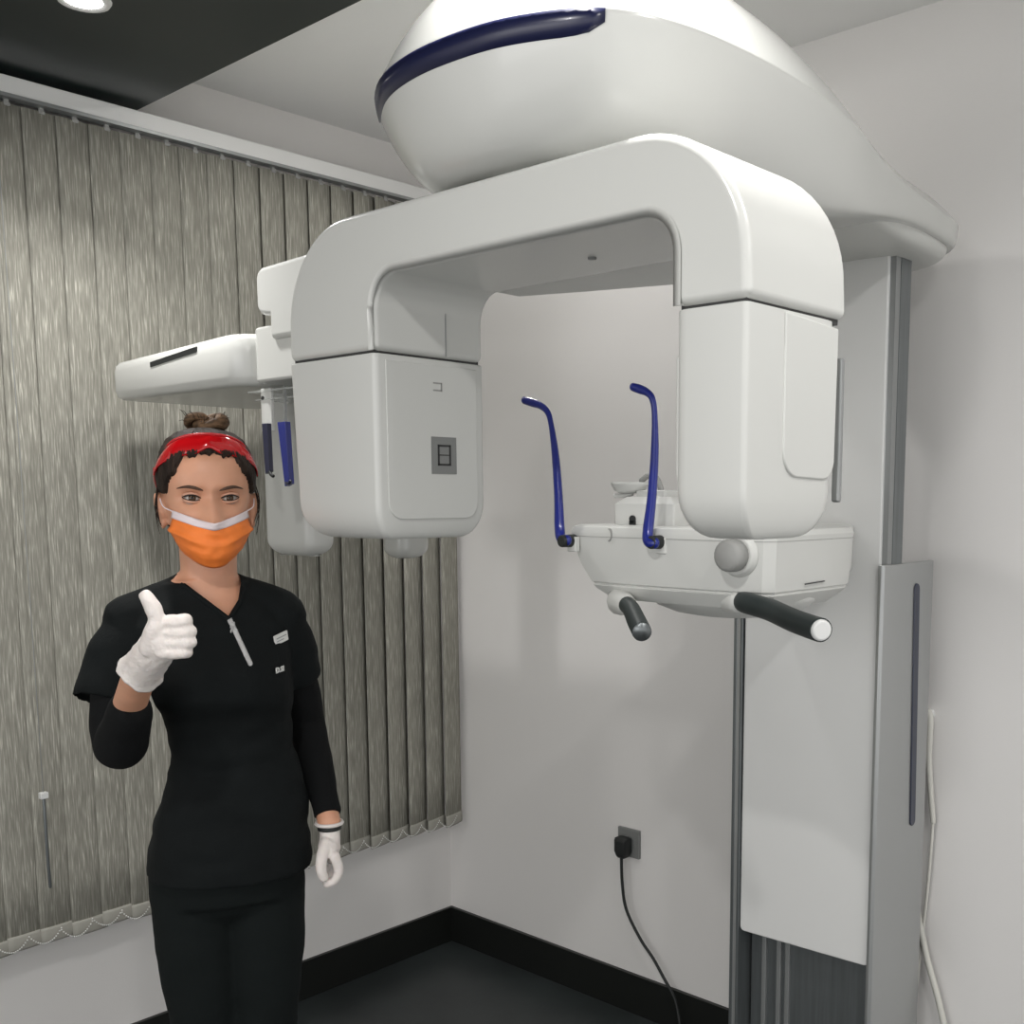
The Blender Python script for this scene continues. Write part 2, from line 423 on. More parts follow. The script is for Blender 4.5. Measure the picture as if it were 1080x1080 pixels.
# canopy: plan outline and depth profile
plan = [(-1.262, .974), (-1.15, .936), (-1.03, .934), (-.945, .955), (-.872, 1.00), (-.832, 1.09), (-.818, 1.22), (-.822, 1.38), (-.845, 1.55),
        (-.885, 1.72), (-.915, 1.90), (-.935, 2.06), (-.96, 2.19), (-1.05, 2.27), (-1.2, 2.285), (-1.33, 2.27), (-1.415, 2.20), (-1.435, 2.05), (-1.44, 1.85), (-1.435, 1.6),
        (-1.425, 1.38), (-1.405, 1.2), (-1.36, 1.06)]
plan = [Vector((x, y, 0)) for x, y in plan]
out = catmull(plan, 5, closed=True)
def spine(p):
    y = min(max(p.y, 1.17), 2.1); t = (y - 1.17) / .93
    return Vector((-1.12 - .06 * t, y, 0))
def sst(a, b, x):
    t = min(max((x - a) / (b - a), 0), 1); return t * t * (3 - 2 * t)
def can_level(s, zf, zb):
    """one ring: s = share of the outline's reach, heights at the front lobe and at the back neck"""
    ring = []
    for p in out:
        c = spine(p); c = c + Vector((.10 * (1 - s) if zf > 2.06 else 0, 0, 0)); q = c + (p - c) * (s - (.22 * (1 - s) / .3 * sst(1.18, 1.42, -p.x) if .6 < s < .99 and zf < 2.05 and p.y < 1.5 else 0))
        w = sst(1.38, 2.0, p.y)
        if zf < 2.05 and s > .6:
            w2 = sst(1.25, 1.75, p.y) * .9; q = q.lerp(c + (p - c) * (1 - (1 - s) * .12), w2)
        ring.append(Vector((q.x, q.y, zf * (1 - w) + zb * w)))
    return ring
levels = [(.02, 1.917, 1.999), (.45, 1.917, 1.999), (.68, 1.919, 1.999), (.75, 1.926, 1.999), (.815, 1.940, 2.001), (.875, 1.963, 2.004), (.925, 1.990, 2.009), (.965, 2.018, 2.016), (.99, 2.042, 2.028), (1.0, 2.054, 2.037),
          (1.0, 2.0575, 2.040), (.993, 2.0605, 2.043), (.93, 2.091, 2.060), (.85, 2.123, 2.078), (.74, 2.157, 2.098), (.60, 2.190, 2.116), (.44, 2.215, 2.130), (.27, 2.229, 2.138), (.1, 2.235, 2.142), (.02, 2.2355, 2.143)]
bm = B(); loft(bm, [can_level(*l) for l in levels])
can = obj('canopy', bm, M_plastic, XM, sub=1)
# dark blue stripe following the front of the canopy
n = len(out)
def strip_pts(i, lo, hi, off):
    p = out[i % n]; c = spine(p); d = (p - c).normalized()
    res = []
    for z in (lo, (lo + hi) / 2, hi):
        s = 1.0 if z > 2.054 else 1.0 - .012 * (2.054 - z) / .014 if z > 2.04 else .986 - .022 * (2.04 - z) / .022
        q = c + (p - c) * s + d * off
        res.append(Vector((q.x, q.y, z)))
    return res
bm = B(); prev = None
idx = list(range(-4, 21)); rows = []
for a, i in enumerate(idx):
    e = min(a, len(idx) - 1 - a)
    hi = 2.057; lo = 2.029 + (.014 if e == 0 else .004 if e == 1 else .001 if e == 2 else 0)
    rows.append(strip_pts(i, lo, hi, .0012))
inn = [[v.copy() for v in strip_pts(i, r_[0].z, r_[2].z, -.006)] for i, r_ in zip(idx, rows)]
rings = [r_ + q[::-1] for r_, q in zip(rows, inn)]
loft(bm, rings)
obj('front_stripe', bm, M_navy, can, label='dark blue gloss stripe')
# lower tray line of the neck
nk = [(-1.40, 1.52), (-1.38, 1.44), (-1.25, 1.40), (-1.05, 1.40), (-.94, 1.47), (-.925, 1.6), (-.93, 1.78), (-.943, 1.95), (-.955, 2.10), (-.985, 2.20), (-1.08, 2.26), (-1.3, 2.26), (-1.40, 2.18), (-1.415, 2.0), (-1.41, 1.75)]
nk = catmull([(x, y, 0) for x, y in nk], 4, closed=True)
cc_ = Vector((-1.15, 1.83, 0))
def nring(s_, z): return [Vector(((cc_ + (p - cc_) * s_).x, (cc_ + (p - cc_) * s_).y, z + .04 * (1 - sst(1.45, 1.95, p.y)))) for p in nk]
bm = B(); loft(bm, [nring(.9, 2.004), nring(.985, 2.004), nring(.985, 1.996), nring(.97, 1.983), nring(.93, 1.974), nring(.86, 1.971), nring(.4, 1.971)])
obj('neck_tray', bm, M_plastic2, can, sub=1)

# rotating arm (arch)
AY0, AY1 = 1.0, 1.215
SZ = 1.712
bm = B()
o3 = [(-1.538, SZ)] + [(-1.538, 1.75)] + arc(-1.388, 1.76, .150, 180, 90, 14) + arc(-.829, 1.752, .158, 90, 0, 14) + [(-.669, SZ)] + \
     [(-.771, SZ)] + arc(-.816, 1.772, .045, 0, 90, 8) + arc(-1.273, 1.772, .045, 90, 180, 8) + [(-1.318, SZ)]
prism(bm, o3, 'y', AY0, AY1)
arch = obj('rotating_arm', bm, M_plastic, XM, bevel=.011, bseg=4, angle=50)
bm = B()   # raised inner lip framing the opening
def lip(o_, y0, y1):
    a = [(-1.318 - o_, SZ + .001)] + [(-1.318 - o_, 1.772)] + arc(-1.273, 1.772, .045 + o_, 180, 90, 8) + arc(-.816, 1.772, .045 + o_, 90, 0, 8) + [(-.771 + o_, SZ + .001)]
    return [(p[0], y, p[1]) for p in a for y in (y0,)]
A = lip(.012, AY0 - .002, 0); Bq = lip(.0005, AY0 - .0005, 0); Cq = lip(.012, AY0 + .004, 0)
loft(bm, [A, Bq, Cq], caps=False, closed=False)
obj('opening_lip', bm, M_plastic2, arch)
bm = B(); cyl(bm, (-1.08, 1.12, 1.905), (-1.08, 1.12, 1.925), .085); obj('pivot', bm, M_plastic2, arch)
bm = B(); prism(bm, [(-1.31, 1.20), (-.85, 1.20), (-.90, 1.39), (-1.0, 1.39), (-1.2, 1.325), (-1.31, 1.285)], 'z', 1.823, 1.905)
obj('rear_housing', bm, M_plastic2, arch, bevel=.008)
bm = B(); cyl(bm, (-1.0, 1.12, 1.8145), (-1.0, 1.12, 1.82), .006); obj('sensor_dot', bm, M_grey, arch)
# heads
def head_rings(x0, x1, y0, y1, z0, zt, rb, rv, rbx=None, rbx0=None, rby_f=None, rby_b=None, kk=8):
    rings = []
    rby_f = rby_f or rb; rby_b = rby_b or rb
    for i in range(kk + 1):
        a = (pi / 2) * i / kk
        h = 1 - cos(a); ins = 1 - sin(a)
        z = z0 + rb * h
        rings.append(rrect(x0 + (rbx0 or rb) * ins, x1 - (rbx or rb) * ins, y0 + rby_f * ins, y1 - rby_b * ins, rv, z))
    rings.append(rrect(x0, x1, y0, y1, rv, zt))
    return rings
bm = B()
R_ = head_rings(-1.538 + .012, -1.318, AY0, AY1, 1.436, SZ - .004, .055, .009, rbx=.012, rby_f=.030, rby_b=.045)
R_[-1] = rrect(-1.538, -1.318, AY0, AY1, .009, SZ - .003)
loft(bm, R_)
lh = obj('sensor_head', bm, M_plastic2, arch, bevel=.003, bseg=2, angle=40)
bm = B(); fp = arc(1.045, 1.492, .026, 180, 270, 6) + arc(1.172, 1.492, .026, 270, 360, 6) + [(1.198, 1.70), (1.019, 1.70)]
prism(bm, fp, 'x', -1.3195, -1.3166); obj('inner_panel', bm, M_plastic2, lh, bevel=.0012, bseg=2)
bm = B(); box(bm, -1.32, -1.3156, 1.102, 1.152, 1.535, 1.592); lb = obj('label_plate', bm, M_grey, lh, smooth=False, label='grey square label')
bm = B()
for b_ in ((1.114, 1.140, 1.548, 1.551), (1.114, 1.140, 1.577, 1.580), (1.114, 1.117, 1.548, 1.580), (1.137, 1.140, 1.548, 1.580), (1.114, 1.140, 1.5635, 1.565)):
    box(bm, -1.3158, -1.3148, *b_)
obj('label_symbol', bm, M_dark, lh, smooth=False, label='dark double square symbol')
bm = B()
for b_ in ((1.108, 1.125, 1.672, 1.6745), (1.123, 1.1255, 1.662, 1.6745), (1.108, 1.1255, 1.661, 1.6635)): box(bm, -1.3170, -1.3160, *b_)
obj('arrow_mark', bm, M_knob, lh, smooth=False)
bm = B()   # recessed door seam on the inner face of the sensor head and arch
box(bm, -1.3185, -1.3172, 1.135, 1.137, 1.715, 1.79); obj('panel_seam', bm, M_steel2, arch, smooth=False)
bm = B()
R_ = head_rings(-.773, -.671, AY0, AY1 - .004, 1.452, SZ - .004, .055, (.022, .007, .04, .05), rbx=.010, rbx0=.03, rby_f=.036, rby_b=.062)
loft(bm, R_)
rh = obj('tube_head', bm, M_plastic2, arch, bevel=.003, bseg=2, angle=40)
bm = B()   # raised cover facing right
cv = [(1.075, 1.714), (1.075, 1.56)] + arc(1.105, 1.552, .030, 180, 270, 6) + arc(1.165, 1.546, .026, 270, 350, 5) + [(1.194, 1.7)]
prism(bm, [(a, min(b, SZ - .006)) for a, b in cv], 'x', -.6735, -.6685); obj('side_cover', bm, M_plastic2, rh, bevel=.003)
bm = B(); box(bm, -.683, -.6725, AY1 - .006, AY1 + .004, 1.493, 1.668); obj('rear_slot', bm, M_steel2, rh, bevel=.003)
bm = B(); prism(bm, [(-.79, 1.66), (-.771, 1.69), (-.771, 1.49), (-.784, 1.495), (-.79, 1.53)], 'y', AY0 + .03, AY1 - .03)
obj('collimator', bm, M_plastic2, rh, bevel=.004)
bm = B(); box(bm, -1.53, -1.325, AY0 + .006, AY1 - .006, SZ - .006, SZ + .004); obj('joint', bm, M_dark, arch, smooth=False)
bm = B(); box(bm, -.765, -.677, AY0 + .008, AY1 - .01, SZ - .006, SZ + .004); obj('joint', bm, M_dark, arch, smooth=False)

# patient support table
TY = 1.40
bm = B()
def tring(z, ins, xr=0, nose=0):
    # plan: straight front, sloping left end, block on the right reaching back
    x0, x1 = -1.316 + ins[0], -.886 - ins[1]
    yf = TY + ins[2]
    return [(x0, yf + .02, z), (x0 + .012, yf + .004, z), (x0 + .06, yf - .004, z), (-1.10, yf - .010, z), (-.99, yf - .010, z), (x1 - .015, yf - .002, z), (x1, yf + .012, z),
            (x1, 1.55, z), (x1 - .001, 1.645 - ins[1], z), (x1 - .012, 1.672 - ins[1], z), (x1 - .04, 1.685 - ins[1], z), (-1.0, 1.69 - ins[2] * .5, z), (-1.16, 1.66, z), (-1.26, 1.6 - ins[0], z), (x0 + .004, 1.53, z), (x0, 1.46, z)]
tz = [(1.452, (.012, .012, .010)), (1.449, (.004, .004, .003)), (1.440, (0, 0, 0)), (1.432, (0.001, 0.001, 0.0)), (1.385, (.022, .003, .001)), (1.354, (.044, .006, .005)), (1.3525, (.047, .009, .0085)), (1.350, (.048, .009, .0085)), (1.3485, (.047, .007, .006)), (1.342, (.052, .012, .010)),
      (1.325, (.078, .03, .022))]
loft(bm, [tring(z, i) for z, i in tz])
tb = obj('patient_table', bm, M_plastic2, XM, bevel=.002, bseg=2, angle=30)
bm = B()   # rounded belly under the table
rings = []
for z, s in ((1.342, 1.0), (1.330, .97), (1.317, .86), (1.306, .66), (1.300, .42), (1.298, .1)):
    rings.append([(-1.055 + .155 * s * cos(a), 1.535 + .130 * s * sin(a), z) for a in [2 * pi * i / 32 for i in range(32)]])
loft(bm, rings); obj('table_belly', bm, M_plastic2, tb)
bm = B(); loft(bm, [tring(z, (.0008, .0006, -.0005)) for z in (1.4316, 1.4326)]); obj('front_seam', bm, M_knob, tb, smooth=False)
bm = B(); prism(bm, [(1.50, 1.362), (1.56, 1.3635), (1.56, 1.3650), (1.50, 1.3635)], 'x', -.890, -.8875); obj('side_slot', bm, M_dark, tb, smooth=False)
bm = B()   # arm to the column
loft(bm, [rrect(-1.32, -1.09, 1.60, PY + .001, .02, z) for z in (1.345, 1.36, 1.435, 1.445)])
obj('support_arm', bm, M_plastic2, tb, bevel=.01)
# adjustment knob on its boss
bm = B(); cyl(bm, (-.945, TY - .002, 1.411), (-.945, TY - .014, 1.411), .036, .030, 32); obj('knob_boss', bm, M_plastic2, tb, bevel=.003)
bm = B()
prof = [(.0, -.040), (.018, -.0395), (.0235, -.036), (.0245, -.032), (.0245, -.012)]
rings = [[(-.945 + r_ * cos(a) * (1 + .02 * (i % 2)), TY + y_, 1.411 + r_ * sin(a) * (1 + .02 * (i % 2))) for i, a in enumerate([2 * pi * k_ / 48 for k_ in range(48)])] for r_, y_ in [(max(p[0], .001), p[1]) for p in prof]]
loft(bm, rings); obj('adjustment_knob', bm, M_knob, tb, label='grey ribbed knob')
# temple rods
for nm, base, pts in (('left', (-1.297, 1.388, 1.427), [(-1.288, 1.376, 1.425), (-1.301, 1.376, 1.428), (-1.311, 1.382, 1.445), (-1.321, 1.390, 1.50), (-1.335, 1.398, 1.57), (-1.347, 1.40, 1.625), (-1.356, 1.40, 1.648), (-1.373, 1.40, 1.660), (-1.392, 1.40, 1.666), (-1.410, 1.398, 1.671)]),
                      ('right', (-1.100, 1.382, 1.430), [(-1.092, 1.372, 1.426), (-1.104, 1.372, 1.429), (-1.110, 1.378, 1.445), (-1.112, 1.39, 1.50), (-1.113, 1.398, 1.57), (-1.115, 1.40, 1.630), (-1.120, 1.40, 1.657), (-1.131, 1.40, 1.668), (-1.146, 1.40, 1.674), (-1.158, 1.398, 1.678)])):
    bm = B(); tube(bm, pts, [.0095, .010, .0105, .0090, .0078, .0056, .0060, .0066, .0078, .0072], n=14, k=5, flat=.8)
    ro = obj('temple_rod', bm, M_blue, tb, label='blue curved rod')
    bm = B(); cyl(bm, (base[0] + .006, 1.398, base[2] - .003), (base[0] + .004, 1.366, base[2] - .003), .0115, .0105, 20); obj('rod_pivot', bm, M_black, ro, bevel=.002)
    bm = B(); box(bm, base[0] - .002, base[0] + .018, 1.3875, 1.40, base[2] - .022, base[2] + .004); obj('rod_mount', bm, M_plastic2, ro, bevel=.002)
bm = B()
prism(bm, [(-1.208 + .008 * cos(a), 1.436 + .011 * sin(a)) for a in [radians(t) for t in range(-80, 81, 16)]] + [(-1.2095 + .008 * cos(a), 1.436 + .010 * sin(a)) for a in [radians(t) for t in range(80, -81, -16)]], 'y', TY - .009, TY - .003)
obj('moon_mark', bm, M_knob, tb, smooth=False)
# chin rest
bm = B()
loft(bm, [rrect(-1.236, -1.105, 1.44, 1.52, .004, 1.448), rrect(-1.236, -1.105, 1.44, 1.52, .004, 1.488), rrect(-1.216, -1.12, 1.45, 1.51, .004, 1.500)])
cr = obj('chin_rest_block', bm, M_plastic2, tb, bevel=.002)
bm = B(); loft(bm, [rrect(-1.20, -1.135, 1.455, 1.505, .004, 1.495), rrect(-1.20, -1.135, 1.455, 1.505, .004, 1.511)])
obj('chin_rest_neck', bm, M_plastic2, cr, bevel=.003)
bm = B(); rings = []
for r_, z in ((.004, 1.510), (.020, 1.509), (.030, 1.514), (.036, 1.524), (.037, 1.528), (.034, 1.5275), (.026, 1.520), (.004, 1.517)):
    rings.append([(-1.225 + r_ * cos(a), 1.47 + r_ * .8 * sin(a), z - .003) for a in [2 * pi * i / 28 for i in range(28)]])
loft(bm, rings); obj('chin_cup', bm, M_plastic2, cr)
bm = B(); tube(bm, [(-1.225, 1.475, 1.505), (-1.238, 1.468, 1.502), (-1.25, 1.46, 1.502)], .004); obj('cup_pin', bm, M_plastic2, cr)
bm = B(); tube(bm, [(-1.215, 1.49, 1.528), (-1.20, 1.49, 1.536), (-1.182, 1.49, 1.532), (-1.17, 1.49, 1.508)], .005); obj('bite_hook', bm, M_knob, cr)
bm = B(); cyl(bm, (-1.193, 1.441, 1.462), (-1.193, 1.437, 1.462), .0065); box(bm, -1.1995, -1.1865, 1.437, 1.441, 1.449, 1.459); obj('slot', bm, M_black, cr, smooth=False)
# grips
bm = B(); tube(bm, [(-.945, 1.410, 1.338), (-.930, 1.396, 1.338), (-.905, 1.382, 1.337), (-.862, 1.36, 1.334), (-.803, 1.32, 1.328), (-.757, 1.29, 1.325), (-.727, 1.27, 1.324)], .0165, n=18, ends=False)
g1 = obj('hand_grip', bm, M_grip, tb, label='dark foam hand grip on the right')
bm = B(); cyl(bm, (-.729, 1.271, 1.324), (-.7225, 1.267, 1.3235), .0155, .0135); obj('grip_cap', bm, M_white, g1, bevel=.003)
bm = B(); tube(bm, [(-.99, 1.43, 1.338), (-.955, 1.412, 1.336)], .019, smooth=False); obj('grip_socket', bm, M_plastic2, g1)
bm = B(); tube(bm, [(-1.152, 1.376, 1.322), (-1.128, 1.358, 1.317), (-1.092, 1.328, 1.303), (-1.062, 1.304, 1.2915)], [.0145, .0145, .0155, .0155], n=18, ends=False)
g2 = obj('hand_grip', bm, M_grip, tb, label='dark foam hand grip on the left')
bm = B(); tube(bm, [(-1.200, 1.415, 1.322), (-1.155, 1.380, 1.320)], [.024, .0165], smooth=False); obj('grip_socket', bm, M_plastic2, g2)
bm = B(); cyl(bm, (-1.063, 1.305, 1.292), (-1.0595, 1.302, 1.2905), .0152); obj('grip_cap', bm, M_steel, g2)
# cephalometric arm
bm = B(); loft(bm, [rrect(-2.22, -1.40, 1.62, 1.76, .02, z) for z in (1.970, 1.978, 2.042, 2.05)])
ca = obj('cephalometric_arm', bm, M_plastic2, XM, bevel=.01)
bm = B(); loft(bm, [rrect(-2.32, -1.92, 1.54, 1.80, .04, z) for z in (1.965, 2.055)]); obj('arm_elbow', bm, M_plastic2, ca, bevel=.015)
bm = B(); loft(bm, [rrect(-2.03, -1.93, 1.44, 1.66, .04, z) for z in (1.76, 2.0)]); obj('arm_drop', bm, M_plastic, ca, bevel=.01)
bm = B()
yc0 = 1.18
rings = []
for z, d, tp in ((1.722, .030, 0), (1.7215, .012, 0), (1.727, .004, 0), (1.74, .0, 0), (1.79, .0, .35), (1.812, .002, .9), (1.822, .008, 1), (1.826, .02, 1)):
    k_ = []
    base = rrect(-2.545 + d, -1.985 - d, yc0 + d, 1.56 - d, (.03, .055, .05, .05), 0, k=6)
    for (x, y_, _) in base:
        t = (x + 2.545) / .56
        # lid slopes down towards the far end
        zz = z - tp * .020 * (1 - t) ** 1.3
        k_.append((x, y_, zz))
    rings.append(k_)
loft(bm, rings)
hd = obj('head_positioner', bm, M_plastic, ca, bevel=.002, bseg=2, angle=50)
bm = B(); prism(bm, [(-2.35, 1.781), (-2.15, 1.797), (-2.15, 1.808), (-2.35, 1.792)], 'y', yc0 - .0012, yc0 + .004); obj('display_slot', bm, M_black, hd, smooth=False)
# (tab above, sensor, plates)
bm = B(); tb2 = [(-1.893, 1.80), (-1.893, 1.845)] + arc(-1.913, 1.872, .024, 250, 180, 6) + arc(-1.913, 1.914, .024, 180, 100, 6) + [(-1.76, 1.942), (-1.76, 1.80)]
prism(bm, tb2, 'y', 1.19, 1.30); obj('upper_housing', bm, M_plastic, ca, bevel=.01)
bm = B(); loft(bm, [rrect(-1.98, -1.66, 1.20, 1.48, .03, z) for z in (1.724, 1.83)]); obj('rotating_mount', bm, M_plastic, ca, bevel=.006)
bm = B()
R_ = head_rings(-2.12, -1.95, 1.30, 1.37, 1.374, 1.75, .035, .02); loft(bm, R_); obj('sensor_housing', bm, M_plastic2, ca)
bm = B(); R_ = head_rings(-2.295, -2.20, 1.74, 1.84, 1.342, 1.99, .03, .03); loft(bm, R_); obj('collimator_housing', bm, M_plastic, ca)
bm = B(); box(bm, -2.02, -1.72, 1.215, 1.45, 1.7075, 1.711); box(bm, -2.0, -1.74, 1.22, 1.44, 1.692, 1.694); pl = obj('clear_tray', bm, M_clear, ca, smooth=False)
for x, y_ in ((-1.955, 1.17), (-1.835, 1.17)):
    pass
bm = B(); box(bm, -1.985, -1.948, 1.222, 1.230, 1.63, 1.715); e1 = obj('ear_post_plate', bm, M_plastic2, ca, bevel=.002)
bm = B(); cyl(bm, (-1.975, 1.2195, 1.696), (-1.975, 1.223, 1.696), .004); obj('plate_screw', bm, M_black, e1)
bm = B(); prism(bm, [(-1.968, 1.645), (-1.949, 1.645), (-1.947, 1.55), (-1.962, 1.545)], 'y', 1.212, 1.222); e2 = obj('ear_rod', bm, M_navy, e1, bevel=.001, label='dark blue ear rod')
bm = B(); tube(bm, [(-1.953, 1.216, 1.555), (-1.945, 1.214, 1.545), (-1.934, 1.212, 1.541)], .0035); obj('ear_plug', bm, M_black, e1)
bm = B(); box(bm, -1.892, -1.888, 1.214, 1.219, 1.645, 1.715); e3 = obj('ear_post_plate', bm, M_steel2, ca, smooth=False, label='thin grey post')
bm = B(); prism(bm, [(-1.906, 1.645), (-1.878, 1.645), (-1.872, 1.525), (-1.888, 1.520)], 'y', 1.208, 1.220); e4 = obj('ear_rod', bm, M_blue, e3, bevel=.001, label='bright blue ear rod')
bm = B(); tube(bm, [(-1.884, 1.21, 1.527), (-1.874, 1.209, 1.526), (-1.868, 1.208, 1.530)], .0035); obj('ear_plug', bm, M_navy, e3)

# hoses on the wall behind the column
hs = thing('cable_conduit', 'pale flexible conduit hanging from a wall hook right of the column', 'conduit', (-1.05, YB - .02, 1.0))
bm = B(); tube(bm, [(-1.075, 2.315, 1.0), (-1.052, 2.315, 1.014), (-1.040, 2.315, 1.00), (-1.040, 2.318, .9), (-1.024, 2.318, .76)], [.006, .007, .0085, .0075, .006], n=12)
obj('hose', bm, M_cream, hs)
bm = B(); tube(bm, [(-1.024, 2.318, .77), (-1.03, 2.318, .62), (-1.045, 2.318, .42), (-1.06, 2.318, .2)], .0035, n=10); obj('thin_hose', bm, M_cream, hs)
bm = B(); cyl(bm, (-1.050, YB, 1.006), (-1.050, YB - .026, 1.006), .012); obj('wall_hook', bm, M_white, hs, bevel=.002)
bm = B(); tube(bm, [(-1.085, 2.315, .72), (-1.066, 2.315, .60), (-1.03, 2.315, .45), (-.99, 2.315, .33), (-.965, 2.315, .22), (-.95, 2.315, .06), (-.95, 2.30, .012)], .0075, n=12)
tag(obj('wall_hose', bm, M_cream), 'pale grey hose curving down the wall to the floor, right of the column', 'hose')

# ------------------------------------------------------------------ the woman
P = thing('person', 'person in black scrubs, orange mask and red safety glasses, gloved thumb raised beside the scanner',
          'person', (-1.733, .963, 0), radians(60.92))
def gauss(x, y, sx, sy): return exp(-.5 * ((x / sx) ** 2 + (y / sy) ** 2))
HX = -.004
def lerp_tab(t, z):
    if z <= t[0][0]: return t[0][1:]
    for a, b in zip(t, t[1:]):
        if z <= b[0]:
            k_ = (z - a[0]) / (b[0] - a[0]); k_ = k_ * k_ * (3 - 2 * k_) * .5 + k_ * .5
            return tuple(p + (q - p) * k_ for p, q in zip(a[1:], b[1:]))
    return t[-1][1:]
#          z     halfwidth front  back  
HT = [(1.388, .014, -.075, -.045), (1.393, .026, -.086, -.02), (1.402, .036, -.090, .0), (1.418, .047, -.091, .03), (1.435, .055, -.090, .06), (1.455, .0615, -.088, .078),
      (1.475, .066, -.085, .090), (1.497, .0695, -.083, .098), (1.515, .0715, -.0885, .102), (1.535, .073, -.089, .103), (1.555, .0715, -.084, .100),
      (1.573, .066, -.073, .092), (1.588, .056, -.056, .077), (1.598, .041, -.038, .056), (1.604, .024, -.02, .034), (1.6065, .006, -.005, .012)]
def head_pt(z, a, off=0.0, feat=True):
    w, f_, b_ = lerp_tab(HT, z)
    cy = (f_ + b_) / 2; ry = (b_ - f_) / 2
    cy = -.002 if f_ < -.03 and b_ > .03 else cy
    ryf = cy - f_; ryb = b_ - cy
    c, s = cos(a), sin(a)
    e = .86 if s < 0 else 1.0
    x = (abs(c) ** e) * (1 if c > 0 else -1) * (w + off)
    y = cy + (s * (ryf + off) if s < 0 else s * (ryb + off))
    if s < 0 and feat:
        y += feat_y(x, z)
    return Vector((HX + x, y, z))
def feat_y(x, z):
    d = 0
    # nose bridge and tip
    if 1.435 < z < 1.52:
        t = (1.515 - z) / (1.515 - 1.452)
        amp = .004 + .021 * max(0, min(1, t)) ** 1.2 if z > 1.452 else .025 * exp(-((z - 1.452) / .006) ** 2)
        if z > 1.515: amp *= .5
        d -= amp * exp(-.5 * (x / (.0065 + .0045 * max(0, min(1, t)))) ** 2)
        d -= .007 * (gauss(x - .0125, z - 1.458, .005, .006) + gauss(x + .0125, z - 1.458, .005, .006))
    for sx in (-1, 1):
        d += .0125 * gauss(x - sx * .0292, z - 1.498, .0145, .0095)
        d += .004 * gauss(x - sx * .014, z - 1.503, .006, .010)
        d -= .0035 * gauss(x - sx * .030, z - 1.518, .018, .006)
        d -= .004 * gauss(x - sx * .040, z - 1.470, .015, .014)
    d -= .006 * gauss(x, z - 1.431, .018, .005); d -= .005 * gauss(x, z - 1.420, .016, .005)
    d += .003 * gauss(x, z - 1.412, .012, .004)
    return d
def head_bm(bm, off=0.0, feat=True, z0=None):
    rings = []
    N = 56
    for i in range(N + 1):
        z = 1.388 + (1.6065 - 1.388) * (1 - cos(pi * i / N)) / 2
        rings.append([head_pt(z, 2 * pi * k_ / 72, off, feat) for k_ in range(72)])
    loft(bm, rings)
    return bm
TT = [  # torso: z, cx, rx, cy, ry
    (.80, .006, .118, .01, .096), (.85, .008, .124, .01, .106), (.90, .012, .122, .01, .104), (.96, .018, .116, .004, .094), (1.02, .021, .101, 0, .082), (1.07, .021, .090, -.002, .076),
    (1.12, .016, .095, -.006, .083), (1.17, .008, .105, -.014, .096), (1.21, .000, .112, -.014, .099), (1.25, -.006, .118, -.008, .091), (1.285, -.012, .118, 0, .078), (1.310, -.014, .106, .006, .066), (1.330, -.014, .084, .010, .056), (1.352, -.013, .060, .012, .050)]
def torso(bm, grow=0.0, z0=.80, z1=1.36, flare=0.0):
    rings = []; n = 40
    zs = []; z = z0
    while z < z1 - 1e-6: zs.append(z); z += .012
    zs.append(z1)
    for z in zs:
        cx, rx, cy, ry = lerp_tab(TT, z)
        g = grow + flare * max(0, (.92 - z) / .1)
        ring = []
        for k_ in range(n):
            a = 2 * pi * k_ / n; c, s = cos(a), sin(a)
            x = cx + (abs(c) ** .85) * (1 if c > 0 else -1) * (rx + g); y = cy + (abs(s) ** .9) * (1 if s > 0 else -1) * (ry + g)
            if s < 0:   # bust
                for sx in (-1, 1): y -= .020 * gauss(x - cx - sx * .052, z - 1.195, .032, .034)
            ring.append((x, y, z))
        rings.append(ring)
    loft(bm, rings); return bm
# joints in her own frame: x to the right of the photo, y away from the camera
SHR, ELR, WRR = (-.140, .008, 1.285), (-.160, -.055, 1.098), (-.103, -.262, 1.255)
SHL, ELL, WRL = (.112, .012, 1.285), (.152, .085, 1.075), (.176, -.045, .925)
# body: one continuous skin under the clothes
bm = B(); head_bm(bm); HROT = Matrix.Translation((HX, 0, 0)) @ Matrix.Rotation(radians(4.5), 4, 'Z') @ Matrix.Translation((-HX, 0, 0))
tube(bm, [(-.008, .012, 1.31), (-.007, .008, 1.36), (-.005, .006, 1.42)], [.062, .047, .048], n=24, ends=False)
tube(bm, [(-.075, .012, 1.318), (-.012, .012, 1.338), (.052, .012, 1.318)], [.03, .05, .03], n=16)
bmesh.ops.transform(bm, matrix=Matrix(), verts=bm.verts)
torso(bm, -.012, z1=1.22); torso(bm, -.001, z0=1.20)
tube(bm, [SHR, ELR, WRR], [.029, .027, .024], n=18, smooth=False); tube(bm, [SHL, ELL, WRL], [.029, .025, .020], n=18, smooth=False)
for sx, hx in ((-1, -.054), (1, .060)):
    tube(bm, [(hx, .01, .86), (hx * .95, 0, .62), (hx * .82, -.004, .47), (hx * .82, .012, .28), (hx * .8, .015, .09)], [.060, .050, .040, .040, .028], n=20)
    tube(bm, [(hx * .8, .03, .045), (hx * .85, -.06, .03), (hx * .9, -.12, .02)], [.032, .030, .022], n=14)
# ears
for sx in (-1, 1):
    ellipsoid(bm, (HX + sx * .0745, .004, 1.480), (.009, .016, .029), Matrix.Rotation(sx * radians(12), 3, 'Y') @ Matrix.Rotation(radians(8), 3, 'X'))
    ellipsoid(bm, (HX + sx * .0715, .000, 1.456), (.0055, .008, .010))
def body_fn(p, n):
    w = sst(1.375, 1.395, p.z)
    return p.lerp(HROT @ p, w)
body = fuse('body', bm, M_skin, P, voxel=.0032, sm=3, factor=.5, fn=body_fn, label='skin of face, neck and forearms')
